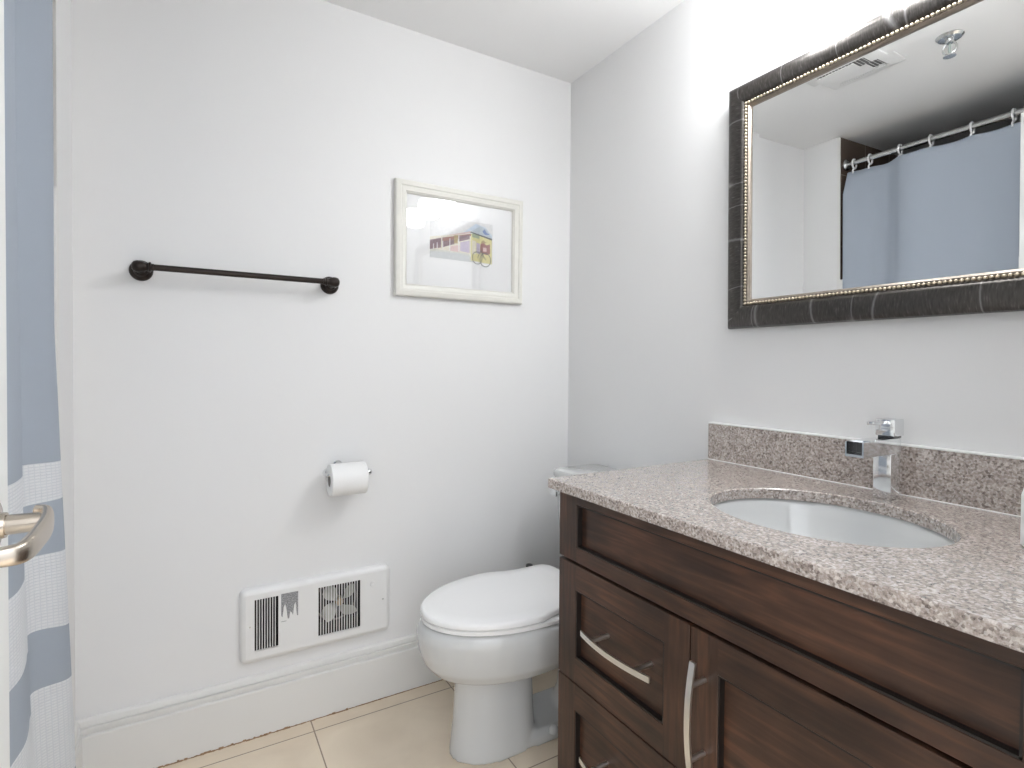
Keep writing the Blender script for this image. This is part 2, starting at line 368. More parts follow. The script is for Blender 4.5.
for i, p in enumerate(path):
    col = []
    y = p.y; nr = min(abs(y-r) for r in ring_y)
    for k in range(NZ+1):
        t_ = k/NZ                                    # 0 top .. 1 bottom
        amp = max(.25, 1-.95*t_)
        sag = .005*min(1, nr/.05)**1.3*max(0, 1-t_*12)
        z = ZT+(ZB-ZT)*t_ - sag
        lean = .058*t_**1.5                           # hem hangs outside the tub
        w = min(1, max(0, 1-(-.222-y)/.12)); w = w*w*(3-2*w); q = max(0, (.92-z)/.85)
        x = XR+lean+p.x*(amp if p.x > 0 else 1) + .002*math.sin(y*47+z*3)*t_ + .002*math.sin(z*5+y*9)*t_
        xe = XR + .046*min(1, max(0, (2.11-z)/.13)) + .031*max(0, (1.2-z)/1.1)**.9
        x = x*(1-w)+xe*w
        yy = y + .017*w + w*.03*min(1, q*1.2)
        skew = w*(.012*min(1, t_*2)+.036*min(1, max(0, (.80-z)/.3)))     # the free edge hangs a little low
        col.append((b.verts.new((x, yy, z)), s_acc[i], z+skew))
    grid.append(col)
for i in range(len(grid)-1):
    for k in range(NZ):
        q = [grid[i][k], grid[i][k+1], grid[i+1][k+1], grid[i+1][k]]
        f = b.faces.new([v[0] for v in q]); f.smooth = True
        for lp, v in zip(f.loops, q): lp[uvl].uv = (v[1], v[2])
me = bpy.data.meshes.new('shower_curtain'); b.to_mesh(me); b.free(); me.materials.append(M_curtain)
cur = bpy.data.objects.new('shower_curtain', me); S.collection.objects.link(cur)
md = cur.modifiers.new('thickness', 'SOLIDIFY'); md.thickness = .0016
tag(cur, 'blue cloth shower curtain with white waffle bands near its hem', 'shower curtain')
def make_ring(y):
    tr = thing('curtain_ring', '', 'curtain ring', (XR, y, ZR), 'white curtain rings on the rod')
    bb = B(); pts = []
    for k in range(33):
        a = 2*PI*k/32; pts.append((XR+.018*math.cos(a), y+.001*math.sin(a), ZR-.006+.024*math.sin(a)))
    tube(bb, pts, .0042, 10); obj('hoop', bb, M_ring, tr, True)
    bb = B(); tube(bb, [(XR+.004, y, ZR-.028), (XR+.009, y+.003, ZR-.040), (XR+.005, y+.004, ZR-.052)], .0042, 10); obj('hook', bb, M_ring, tr, True)
    return tr
ordn = ['at the far end, nearest the brown tile', 'second from the brown tile end', 'third from the brown tile end', 'fourth from the brown tile end', 'fifth from the brown tile end', 'sixth from the brown tile, next to the door edge']
r0 = make_ring(ring_y[0])
for i, y in enumerate(ring_y[:6]):
    if i == 0: r = r0
    else:
        r = r0.copy(); S.collection.objects.link(r); r.location = (XR, y, ZR)
        for ch in list(r0.children):
            c = ch.copy(); S.collection.objects.link(c); c.parent = r; c.matrix_parent_inverse = ch.matrix_parent_inverse.copy()
    r['label'] = 'white curtain ring on the rod, ' + ordn[i]
# small white hook on the alcove tile
t = thing('wall_hook', 'small white hook stuck on the brown tile by the curtain', 'hook', (-1.665, YS-.012, 2.0))
b = B(); box(b, -1.687, -1.643, YS-.022, YS-.012, 1.978, 2.026, .004); obj('back_pad', b, M_ring, t, True)
b = B(); tube(b, smooth_path([(-1.665, YS-.02, 2.01), (-1.663, YS-.045, 2.005), (-1.661, YS-.052, 1.985), (-1.661, YS-.058, 2.0)], 6), .006, 12); obj('hook_arm', b, M_ring, t, True)

# ---------------------------------------------------------------- door leaf with lever
DX = -1.526; DY = -.935
b = B(); box(b, DX-.035, DX, YF+.016, DY, .008, 2.095, .0015)
door = obj('door_1', b, M_door, smooth=False); door['kind'] = 'structure'
def on_door(o): o.parent = door; return o
b = B()
for z0, z1 in ((.18, .80), (1.06, 1.96)):     # raised mouldings of the two panels
    y0, y1 = YF+.13, DY-.12
    for a0, a1, c0, c1 in ((y0, y1, z0, z0+.02), (y0, y1, z1-.02, z1), (y0, y0+.02, z0, z1), (y1-.02, y1, z0, z1)):
        box(b, DX-.001, DX+.006, a0, a1, c0, c1, .002)
on_door(obj('door_panel_moulding', b, M_door))
ly, lz = -1.015, .953
hd = None
b = B(); lathe(b, (DX, ly, lz), (1, 0, 0), [(.0005, 0), (.032, 0), (.032, .004), (.026, .008), (.015, .010), (.0135, .016), (.0005, .016)])
rose = on_door(obj('lever_rose', b, M_lever, smooth=True))
# lever: round neck, then a broad wavy blade sweeping toward the hinge side and curling in
b = B(); tube(b, [(DX+.01, ly, lz), (DX+.048, ly, lz)], [.0110, .0105], 24)
cp = smooth_path([(DX+.038, ly+.013, lz+.002), (DX+.049, ly+.004, lz+.002), (DX+.054, ly-.030, lz), (DX+.054, ly-.070, lz-.002), (DX+.053, ly-.095, lz-.003), (DX+.048, ly-.109, lz-.004), (DX+.034, ly-.115, lz-.004), (DX+.010, ly-.115, lz-.004)], 8)
rings = []
for i, p in enumerate(cp):
    d = (cp[min(i+1, len(cp)-1)]-cp[max(i-1, 0)]).normalized(); up = Vector((0, 0, 1)); side = d.cross(up).normalized()
    tt = i/(len(cp)-1); hh = .0150*(1-.45*tt)*(1 if 0 < i < len(cp)-1 else .75); ww = .0062*(1 if 0 < i < len(cp)-1 else .5)
    rings.append([p + up*hh*math.copysign(abs(math.sin(a))**.7, math.sin(a)) + side*ww*math.copysign(abs(math.cos(a))**.7, math.cos(a)) for a in [2*PI*k/24 for k in range(24)]])
ring_loft(b, rings)
on_door(obj('lever_handle', b, M_lever, smooth=True, ang=50))
b = B(); box(b, DX-.029, DX-.006, DY-.001, DY+.0015, .92, .99, .0005); on_door(obj('latch_plate', b, M_lever))

# ---------------------------------------------------------------- towel bar
t = thing('towel_bar', 'dark bronze towel bar with round ends on the back wall', 'towel bar', (-1.2, 0, 1.384))
zt = 1.386
b = B(); tube(b, [(-1.452, -.062, zt), (-.952, -.062, zt)], .0085, 20); obj('bar', b, M_bronze, t, True)
for x in (-1.452, -.952):
    s = 1 if x < -1.2 else -1
    b = B(); lathe(b, (x, -.0005, zt-.003), (0, -1, 0), [(.0005, 0), (.0280, 0), (.0280, .005), (.0248, .011), (.018, .0145), (.016, .020), (.0115, .024), (.0105, .04), (.0105, .05)])
    obj('wall_flange', b, M_bronze, t, True)
    b = B(); lathe(b, (x-s*.020, -.062, zt), (s, 0, 0), [(.0005, .002), (.008, .0032), (.0135, .0075), (.0155, .014), (.0155, .021), (.0133, .030), (.0105, .035), (.0115, .040), (.0135, .041), (.0135, .045), (.0095, .047), (.0095, .052)])
    obj('end_knob', b, M_bronze, t, True)

# ---------------------------------------------------------------- framed picture
PX0, PX1, PZ0, PZ1 = -.741, -.236, 1.366, 1.761
def mitred(bm, x0, x1, z0, z1, prof, uv=None, plane='back', extra=0):
    """prof: (inset, height off the wall). Closed picture-frame moulding."""
    def pt(x, z, h): return (x, -h, z) if plane == 'back' else (-h, x, z)
    n = len(prof); corners = []
    for d, h in prof:
        zl = z0+d*(1+extra); corners.append([pt(x0+d, zl, h), pt(x1-d, zl, h), pt(x1-d, z1-d, h), pt(x0+d, z1-d, h)])
    cum = [0]
    for (a, c), (a2, c2) in zip(prof, prof[1:]): cum.append(cum[-1]+math.hypot(a2-a, c2-c))
    lens = [x1-x0, z1-z0, x1-x0, z1-z0]
    for side in range(4):
        j = (side+1) % 4
        vs = [(bm.verts.new(corners[i][side]), bm.verts.new(corners[i][j])) for i in range(n)]
        for i in range(n):
            k = (i+1) % n
            f = bm.faces.new((vs[i][0], vs[i][1], vs[k][1], vs[k][0]))
            if uv is not None:
                u0 = side*1.37; ci, ck = cum[i], cum[k] if k else cum[i]+.02
                q = [(u0+prof[i][0], ci), (u0+lens[side]-prof[i][0], ci), (u0+lens[side]-prof[k][0], ck), (u0+prof[k][0], ck)]
                for lp, w in zip(f.loops, q): lp[uv].uv = w
t = thing('framed_picture', 'small framed watercolour of a storefront hanging on the back wall', 'picture', (-.491, 0, 1.366))
b = B(); mitred(b, PX0, PX1, PZ0, PZ1, [(0, .001), (0, .017), (.003, .021), (.010, .0235), (.018, .0235), (.021, .0205), (.026, .0215), (.036, .0185), (.039, .0145), (.0405, .0145), (.0435, .0095), (.0435, .001)])
obj('frame', b, M_cream, t, True, 25)
b = B(); box(b, PX0+.04, PX1-.04, -.0065, -.002, PZ0+.04, PZ1-.04); obj('mat_board', b, M_mat, t)
b = B(); box(b, PX0+.041, PX1-.041, -.0092, -.0080, PZ0+.041, PZ1-.041); obj('glass_pane', b, M_glass, t)
# the watercolour: patches of paint on the paper
AX0, AX1, AZ0, AZ1 = -.612, -.362, 1.508, 1.656
PC = {'paper': (.80, .80, .80), 'sky': (.62, .72, .84), 'blue': (.12, .22, .50), 'greyblue': (.52, .60, .66), 'road': (.60, .62, .62), 'path': (.66, .66, .60),
      'plum': (.22, .11, .15), 'rust': (.38, .15, .11), 'lilac': (.52, .44, .58), 'yellow': (.74, .68, .28), 'cream': (.78, .73, .60), 'dark': (.07, .08, .08), 'pink': (.72, .52, .50), 'red': (.34, .09, .08), 'green': (.33, .42, .24), 'ochre': (.45, .33, .12)}
pk = list(PC); pm = [mat('paint_'+k, tuple(.8*.22+.78*c for c in PC[k]), .9, var=.13, vscale=120) for k in pk]
b = B(); lay = [0]
def art(col, pts):
    lay[0] += 1
    vs = [b.verts.new((AX0+u*(AX1-AX0), -.00655-lay[0]*.000012, AZ0+v*(AZ1-AZ0))) for u, v in pts]
    f = b.faces.new(vs); f.material_index = pk.index(col)
art('paper', [(0, 0), (1, 0), (1, 1), (0, 1)])
art('sky', [(.45, .62), (.72, .96), (.88, .90), (.99, .72), (.99, .62), (.64, .74)])
art('greyblue', [(.62, .74), (.80, .92), (.90, .86), (.99, .66), (.66, .72)])
art('blue', [(.83, .80), (.87, .86), (.90, .78), (.95, .74), (.90, .72), (.86, .73)])
art('path', [(0, .12), (.02, .30), (.62, .24), (.62, .12)])
art('road', [(0, .02), (0, .16), (.45, .18), (.70, .12), (.70, .0)])
art('pink', [(0, .46), (.64, .76), (.64, .72), (0, .40)])
art('cream', [(0, .22), (.0, .50), (.64, .70), (.64, .20)])
art('plum', [(0, .20), (0, .42), (.17, .50), (.17, .27)])
art('plum', [(.19, .28), (.19, .51), (.38, .585), (.38, .39)])
art('rust', [(.20, .42), (.20, .51), (.64, .70), (.64, .64)])
art('plum', [(.44, .46), (.44, .60), (.62, .67), (.62, .56)])
art('ochre', [(.37, .40), (.37, .60), (.43, .62), (.43, .42)])
art('lilac', [(.47, .24), (.47, .45), (.62, .53), (.62, .22)])
art('pink', [(.30, .22), (.30, .33), (.46, .38), (.46, .21)])
for u in (.05, .105, .19, .30, .44): art('paper', [(u, .22), (u, .30+u*.7), (u+.013, .31+u*.7), (u+.013, .22)])
art('yellow', [(.64, .04), (.64, .70), (.99, .62), (.99, .0)])
art('green', [(.66, .62), (.66, .71), (.78, .69), (.78, .60)])
art('dark', [(.62, .73), (.64, .75), (.995, .645), (.99, .60)])
art('cream', [(.66, .22), (.66, .55), (.72, .53), (.72, .20)])
art('lilac', [(.73, .24), (.73, .50), (.79, .48), (.79, .22)])
art('red', [(.79, .26), (.80, .48), (.84, .52), (.90, .46), (.955, .50), (.96, .26), (.90, .22)])
art('pink', [(.84, .30), (.84, .40), (.90, .40), (.90, .30)])
art('ochre', [(.80, .50), (.84, .58), (.90, .52), (.86, .50)])
for cx, cy, r in ((.745, .12, .085), (.88, .09, .095)):      # bicycle wheels
    for k in range(14):
        a0, a1 = 2*PI*k/14, 2*PI*(k+1)/14
        art('dark', [(cx+r*.9*math.cos(a0), cy+r*1.7*math.sin(a0)), (cx+r*math.cos(a0), cy+r*1.9*math.sin(a0)), (cx+r*math.cos(a1), cy+r*1.9*math.sin(a1)), (cx+r*.9*math.cos(a1), cy+r*1.7*math.sin(a1))])
for (x0, y0), (x1, y1) in (((.745, .12), (.80, .32)), ((.80, .32), (.88, .09)), ((.745, .12), (.84, .14)), ((.84, .14), (.80, .32)), ((.72, .36), (.80, .33))):
    art('dark', [(x0, y0), (x0+.01, y0), (x1+.01, y1), (x1, y1)])
o = obj('watercolour', b, None, t, mats=pm)

# ---------------------------------------------------------------- wall heater
t = thing('wall_heater', 'white recessed fan heater grille low on the back wall', 'heater', (-.988, 0, .2295))
b = B()
X0, X1, Z0, Z1 = -1.212, -.753, .2295, .454
vents = [(-1.172, -1.106, .266, .421, 9), (-.988, -.856, .265, .421, 16)]
# front plate built around the two slotted openings
yo, yi = -.022, -.020
def plate(bm, x0, x1, z0, z1): box(bm, x0, x1, yo, yi, z0, z1)
fx0, fx1, fz0, fz1 = X0+.016, X1-.016, Z0+.016, Z1-.016
cols = [fx0, vents[0][0], vents[0][1], vents[1][0], vents[1][1], fx1]
plate(b, fx0, fx1, fz0, .265); plate(b, fx0, fx1, .421, fz1)
for a, c in ((0, 1), (2, 3), (4, 5)): plate(b, cols[a], cols[c], .265, .421)
for x0, x1, z0, z1, n in vents:
    pitch = (x1-x0)/n; dark = .68
    for k in range(n-1):
        xa = x0+pitch*(k+dark); plate(b, xa, x0+pitch*(k+1), z0, z1)
# rounded skirt around the plate
def skirt(off, y, r):
    return [(x, y, z) for x, z, _ in [(p[0], p[1], 0) for p in rrect(X0+off, X1-off, Z0+off, Z1-off, r, 0, 6)]]
ring_loft(b, [skirt(0, 0, .018), skirt(0, -.008, .018), skirt(.003, -.015, .016), skirt(.009, -.020, .012), skirt(.0165, -.022, .006)], False, False)
obj('cover_grille', b, M_enamelh, t, True, 30)
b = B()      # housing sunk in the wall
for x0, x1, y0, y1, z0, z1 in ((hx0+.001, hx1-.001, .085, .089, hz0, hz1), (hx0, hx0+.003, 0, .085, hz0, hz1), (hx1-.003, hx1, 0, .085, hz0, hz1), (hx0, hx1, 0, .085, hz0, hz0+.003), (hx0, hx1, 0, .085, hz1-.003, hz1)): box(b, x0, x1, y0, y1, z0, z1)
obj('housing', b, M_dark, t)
b = B()      # heating element fins behind the left slots
for k in range(7): box(b, -1.170+k*.0095, -1.1665+k*.0095, .022, .05, .264, .424)
obj('heating_fins', b, mat('dull_fins', (.018, .017, .016), .7), t)
fc = Vector((-.916, .014, .350))
for k in range(4):
    b = B(); a0 = .55+k*PI/2; rings = []
    for i in range(9):
        r = .010+.058*i/8; w = .50*math.sin(PI*(.18+.72*i/8)); ring = []
        for s in (-1, -.5, 0, .5, 1):
            a = a0+s*w+.25*i/8; ring.append(fc+Vector((r*math.cos(a), -.010*s-.004, r*math.sin(a))))
        for s in (1, .5, 0, -.5, -1):
            a = a0+s*w+.25*i/8; ring.append(fc+Vector((r*math.cos(a), -.010*s-.0025, r*math.sin(a))))
        rings.append(ring)
    ring_loft(b, rings); obj('fan_blade', b, M_fan, t, True, 50)
b = B(); lathe(b, fc+Vector((0, .02, 0)), (0, -1, 0), [(.0005, 0), (.013, 0), (.013, .026), (.009, .031), (.0005, .032)]); obj('fan_hub', b, mat('brass_hub', (.5, .38, .25), .35, .8), t, True)
b = B()
tube(b, [fc+Vector((.066*math.cos(a)-.004, .03, .066*math.sin(a)-.004)) for a in [2*PI*k/40 for k in range(41)]], .003, 8); obj('fan_shroud', b, mat('fan_shroud_metal', (.25, .22, .2), .4, .5), t, True)
# worn warning sticker with a torn lower edge
b = B(); prof = [.358, .352, .384, .392, .376, .345, .344, .366, .362, .352, .384, .392, .350, .348]; xa, xb = -1.098, -1.049
n = len(prof)
for k in range(n-1):
    u0, u1 = xa+(xb-xa)*k/(n-1), xa+(xb-xa)*(k+1)/(n-1)
    b.faces.new([b.verts.new(p) for p in ((u0, yo-.0003, prof[k]), (u1, yo-.0003, prof[k+1]), (u1, yo-.0003, .4245), (u0, yo-.0003, .4245))])
box(b, xa, xa+.015, yo-.0003, yo, .338, .3395); o = obj('warning_sticker', b, M_sticker, t); o['label'] = 'worn grey sticker'
b = B(); lathe(b, (-.815, yo, .398), (0, -1, 0), [(.0005, 0), (.009, 0), (.0085, .003), (.0005, .0045)], 20); obj('thermostat_cap', b, M_enamelh, t, True)
for x in (-1.185, -.780):
    b = B(); lathe(b, (x, yo, .342), (0, -1, 0), [(.0005, 0), (.0028, 0), (.0022, .0012), (.0005, .0014)], 12); obj('screw', b, M_steel, t, True)

# ---------------------------------------------------------------- toilet paper
t = thing('toilet_paper_holder', 'chrome toilet paper holder arm on the back wall', 'toilet paper holder', (-.93, 0, .80))
az, ay = .787, -.078
b = B(); lathe(b, (-.925, -.0005, .803), (0, -1, 0), [(.0005, 0), (.016, 0), (.016, .004), (.012, .008), (.0005, .008)]); obj('wall_plate', b, M_chrome, t, True)
b = B(); tube(b, smooth_path([(-.925, -.006, .803), (-.935, -.016, .802), (-.960, -.021, .796), (-.974, -.034, .790), (-.977, -.056, az), (-.972, -.072, az), (-.958, ay, az), (-.90, ay, az), (-.848, ay, az)], 8), .0052, 14); obj('arm', b, M_chrome, t, True)
b = B(); lathe(b, (-.852, ay, az), (1, 0, 0), [(.0005, 0), (.0085, 0), (.0095, .002), (.0095, .011), (.0075, .014), (.0005, .015)]); obj('end_cap', b, M_chrome, t, True)
b = B(); n = 72; prof = []
rc, ro = .0205, .0500; cz, cy = az+.0052-rc, ay        # roll hangs on the bar
x0, x1 = -.968, -.858
def circ(x, r): return [(x, cy+r*math.cos(2*PI*k/n), cz+r*math.sin(2*PI*k/n)) for k in range(n)]
vs = ring_loft(b, [circ(x0, rc), circ(x0, ro-.002), circ(x0+.002, ro), circ(x1-.002, ro), circ(x1, ro-.002), circ(x1, rc), circ(x0, rc)], False, False)
# loose tail of the outer sheet hanging behind
tail = [(cy+(ro+.001)*math.cos(a), cz+(ro+.001)*math.sin(a)) for a in [PI*.02-k*.12 for k in range(5)]]
rol = obj('toilet_paper_roll', b, M_paper, smooth=True)
tag(rol, 'white toilet paper roll hanging on the chrome arm', 'toilet paper')
b = B(); vs = ring_loft(b, [circ(x0+.0005, rc), circ(x0+.0005, rc-.0018), circ(x1-.0005, rc-.0018), circ(x1-.0005, rc), circ(x0+.0005, rc)], False, False)
o = obj('cardboard_core', b, M_card, smooth=True); o.parent = rol

# ---------------------------------------------------------------- toilet
yc = -.395
t = thing('toilet', 'white two-piece toilet with closed lid left of the vanity', 'toilet', (-.45, yc, 0))
def egg(xf, xb, hw, z, n=48, p=2.0, sq=.5, yc=yc):
    """closed outline, rounder at the front (-x); back squarer"""
    out = []; xm = xb-(xb-xf)*.44
    for k in range(n):
        a = 2*PI*k/n; c, s = math.cos(a), math.sin(a)
        if c < 0: x = xm+(xm-xf)*c; y = yc+hw*s
        else:
            e = 2/(2+sq*2); x = xm+(xb-xm)*math.copysign(abs(c)**e, c); y = yc+hw*math.copysign(abs(s)**e, s)
        out.append((x, y, z))
    return out
b = B()
yb = yc+.010      # the foot stands a touch off the bowl's centre line
ring_loft(b, [egg(-.692, -.43, .093, 0, yc=yb), egg(-.690, -.43, .092, .02, yc=yb), egg(-.681, -.435, .087, .10, yc=yb), egg(-.675, -.44, .084, .21, yc=yb), egg(-.676, -.44, .086, .238, yc=yb), egg(-.708, -.38, .124, .248),
              egg(-.748, -.30, .152, .264), egg(-.774, -.26, .172, .293), egg(-.787, -.23, .182, .325), egg(-.793, -.215, .188, .355), egg(-.795, -.205, .189, .378), egg(-.789, -.20, .186, .400), egg(-.780, -.20, .180, .408)])
ring_loft(b, [egg(-.690, -.13, .092, 0, sq=.9, yc=yb), egg(-.686, -.132, .090, .025, sq=.9, yc=yb), egg(-.655, -.14, .08, .042, sq=.9, yc=yb)])          # foot
ring_loft(b, [egg(-.335, -.135, .105, .02, sq=1), egg(-.31, -.135, .088, .08, sq=1), egg(-.30, -.14, .080, .18, sq=1), egg(-.33, -.13, .095, .26, sq=1), egg(-.36, -.10, .12, .33, sq=1), egg(-.36, -.03, .15, .39, sq=1.5), egg(-.36, -.03, .15, .403, sq=1.5)])  # rear leg and tank shelf
base = obj('bowl_and_base', b, M_porc, t, True, 180)
md = base.modifiers.new('fuse', 'REMESH'); md.mode = 'VOXEL'; md.voxel_size = .006; md.use_smooth_shade = True
md = base.modifiers.new('relax', 'SMOOTH'); md.factor = .5; md.iterations = 6
# seat ring and lid
b = B()
def lidring(off, z):
    out = []
    for x, y, _ in egg(-.779, -.262, .181, 0, 64, sq=.55):
        cx, cy = -.50, yc; d = math.hypot(x-cx, y-cy); k = (d-off)/d; out.append((cx+(x-cx)*k, cy+(y-cy)*k, z))
    return out
ring_loft(b, [lidring(.004, .4095), lidring(.0, .412), lidring(.0, .421), lidring(.004, .424)])
obj('seat_ring', b, M_seat, t, True, 40)
b = B()
def lido(off, z):
    out = []
    n = 80
    for k in range(n):
        a = 2*PI*k/n; c, s = math.cos(a), math.sin(a); xm = -.50; hw = .182
        if c < 0: x = xm+(.782+xm)*c; y = hw*s
        else:      # flares into square hinge ears at the back
            x = xm+(-.260-xm)*math.copysign(abs(c)**.45, c)
            y = hw*math.copysign(abs(s)**.36, s)
            y *= 1-.15*math.sin(PI*min(1, max(0, (x+.50)/.235)))
        d = math.hypot(x-xm, y); kk = (d-off)/d; out.append((xm+(x-xm)*kk, yc+y*kk, z))
    return out
ring_loft(b, [lido(.004, .4255), lido(0, .429), lido(0, .438), lido(.003, .4425), lido(.009, .4445), lido(.05, .4455), lido(.10, .446)])
obj('lid', b, M_seat, t, True, 40)
for s in (-1, 1):
    b = B(); tube(b, [(-.236, yc+s*.075-.02, .430), (-.236, yc+s*.075+.02, .430)], .011, 16); box(b, -.25, -.222, yc+s*.075-.016, yc+s*.075+.016, .404, .428, .003); obj('hinge', b, M_seat, t, True)
for s in (-1, 1):
    b = B(); lathe(b, (-.40, yc+s*.088, .033), (0, 0, 1), [(.014, 0), (.014, .012), (.009, .02), (.0005, .022)], 20); obj('bolt_cap', b, M_porc, t, True)
b = B()
def trr(x0, x1, hw, r, z): return rrect(x0, x1, yc-hw, yc+hw, r, z, 6)
ring_loft(b, [trr(-.185, -.03, .165, .03, .400), trr(-.192, -.022, .178, .03, .42), trr(-.205, -.016, .194, .035, .60), trr(-.210, -.015, .198, .035, .735)])
obj('tank', b, M_porc, t, True, 40)
b = B(); ring_loft(b, [trr(-.216, -.012, .203, .035, .733), trr(-.220, -.010, .206, .038, .740), trr(-.220, -.010, .206, .038, .753), trr(-.214, -.012, .201, .034, .7605), trr(-.200, -.02, .19, .03, .763)])
obj('tank_lid', b, M_porc, t, True, 40)
b = B(); lathe(b, (-.207, -.228, .685), (-1, 0, 0), [(.0005, 0), (.013, 0), (.013, .006), (.009, .010), (.007, .022), (.0005, .022)], 24)
box(b, -.238, -.227, -.255, -.215, .672, .692, .004, 2); obj('flush_lever', b, M_chrome, t, True)

# ---------------------------------------------------------------- toilet brush
t = thing('toilet_brush', 'toilet brush with a black knob in the gap behind the toilet', 'toilet brush', (-.243, -.095, 0))
b = B(); lathe(b, (-.243, -.095, 0), (0, 0, 1), [(.0005, 0), (.045, 0), (.042, .02), (.036, .15), (.038, .16), (.012, .165), (.0005, .165)]); obj('holder', b, M_ring, t, True)
b = B(); tube(b, [(-.243, -.095, .16), (-.243, -.095, .37)], .006, 14); obj('handle', b, M_black, t, True)
b = B(); lathe(b, (-.243, -.095, .345), (0, 0, 1), [(.0005, 0), (.009, 0), (.0135, .012), (.0135, .036), (.012, .040), (.0005, .041)], 24); obj('knob', b, M_black, t, True)

# ---------------------------------------------------------------- vanity cabinet
XF = -.572; V0, V1 = -1.657, -.743
t = thing('vanity_cabinet', 'dark brown wooden vanity cabinet under the granite counter', 'cabinet', (-.28, -1.2, 0))
CX = XF+.020        # carcass front
b = B(); box(b, CX, -.002, V1-.018, V1, 0, .836, .001); box(b, CX, -.002, V0, V0+.018, 0, .836, .001)
box(b, CX+.07, CX+.085, V0+.018, V1-.018, 0, .10); box(b, CX, -.002, V0+.018, V1-.018, .10, .118); box(b, -.012, -.002, V0+.018, V1-.018, .118, .836)
box(b, CX, CX+.018, V0+.018, V1-.018, .655, .700); box(b, CX, CX+.018, V0+.018, V1-.018, .815, .836); box(b, CX, CX+.018, -1.160, -1.125, .118, .655); box(b, CX, CX+.018, V1-.05, V1-.018, .118, .836); box(b, CX, CX+.018, V0+.018, V0+.05, .118, .836)
obj('body', b, M_woodv, t)
def shaker(name, y0, y1, z0, z1, ry0, ry1, rz0, rz1, parent, depth=.014):
    """slab front with a recessed flat panel, mitre-free rails"""
    bb = B(); ys = [y0, ry0, ry1, y1]; zs = [z0, rz0, rz1, z1]; xb = CX-.0005
    g = {(i, j, x): bb.verts.new((x, ys[i], zs[j])) for i in range(4) for j in range(4) for x in (XF, xb)}
    def q(a, b_, c, d, mi): f = bb.faces.new((a, b_, c, d)); f.material_index = mi
    for i in range(3):
        for j in range(3):
            if (i, j) == (1, 1): continue
            for x in (XF, xb): q(g[i, j, x], g[i+1, j, x], g[i+1, j+1, x], g[i, j+1, x], 1 if i == 1 else 0)
    for k in range(3):
        for a, b_ in (((k, 0), (k+1, 0)), ((k, 3), (k+1, 3)), ((0, k), (0, k+1)), ((3, k), (3, k+1))):
            q(g[(*a, XF)], g[(*b_, XF)], g[(*b_, xb)], g[(*a, xb)], 0)
    for a, b_ in (((1, 1), (2, 1)), ((1, 2), (2, 2)), ((1, 1), (1, 2)), ((2, 1), (2, 2))): q(g[(*a, XF)], g[(*b_, XF)], g[(*b_, xb)], g[(*a, xb)], 1)
    o1 = obj(name, bb, None, parent, mats=[M_woodv, M_wood])
    md = o1.modifiers.new('eased_edges', 'BEVEL'); md.width = .0010; md.segments = 1; md.limit_method = 'ANGLE'
    bb = B(); box(bb, XF+depth, CX-.001, ry0-.003, ry1+.003, rz0-.003, rz1+.003)
    # near-black strips round the recess, painting in its shade
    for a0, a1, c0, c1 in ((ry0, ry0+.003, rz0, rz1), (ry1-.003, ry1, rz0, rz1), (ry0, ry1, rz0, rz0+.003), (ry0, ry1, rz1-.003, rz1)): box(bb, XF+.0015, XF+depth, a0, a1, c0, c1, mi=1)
    pn = obj('inset_panel', bb, M_wood, mats=[M_wood, mat('painted_recess_shadow', (.010, .007, .006), .45)]); pn.parent = o1
    return o1
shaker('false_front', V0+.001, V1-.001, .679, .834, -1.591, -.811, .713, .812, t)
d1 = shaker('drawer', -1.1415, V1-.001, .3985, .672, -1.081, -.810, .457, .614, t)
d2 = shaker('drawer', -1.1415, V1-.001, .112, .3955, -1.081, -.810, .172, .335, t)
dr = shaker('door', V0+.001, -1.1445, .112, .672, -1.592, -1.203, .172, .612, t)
def pull(c, axis, xbase, parent):
    """bowed flat bar on two round posts; axis 'y' or 'z'"""
    bb = B(); L = .103; rings = []
    for i in range(25):
        s = -1+2*i/24; q = s*L; bow = .012*(1-s*s)
        x = XF-.030-bow; hh, ww = .0058, .0020
        p = Vector((x, c[0]+(q if axis == 'y' else 0), c[1]+(q if axis == 'z' else 0)))
        wide = Vector((0, 0, hh)) if axis == 'y' else Vector((0, hh, 0))
        rings.append([p+wide+Vector((-ww, 0, 0)), p+wide+Vector((ww, 0, 0)), p-wide+Vector((ww, 0, 0)), p-wide+Vector((-ww, 0, 0))])
    ring_loft(bb, rings)
    o = obj('pull', bb, M_nickel, None); o.parent = parent
    for s in (-.064, .064):
        bb = B(); y = c[0]+(s if axis == 'y' else 0); z = c[1]+(s if axis == 'z' else 0)
        tube(bb, [(xbase, y, z), (XF-.035, y, z)], .0048, 14)
        p = obj('pull_post', bb, M_nickel, None, True); p.parent = parent
pull((-.972, .548), 'y', XF+.0145, d1)
pull((-.972, .268), 'y', XF+.0145, d2)
pull((-1.176, .527), 'z', XF+.001, dr)

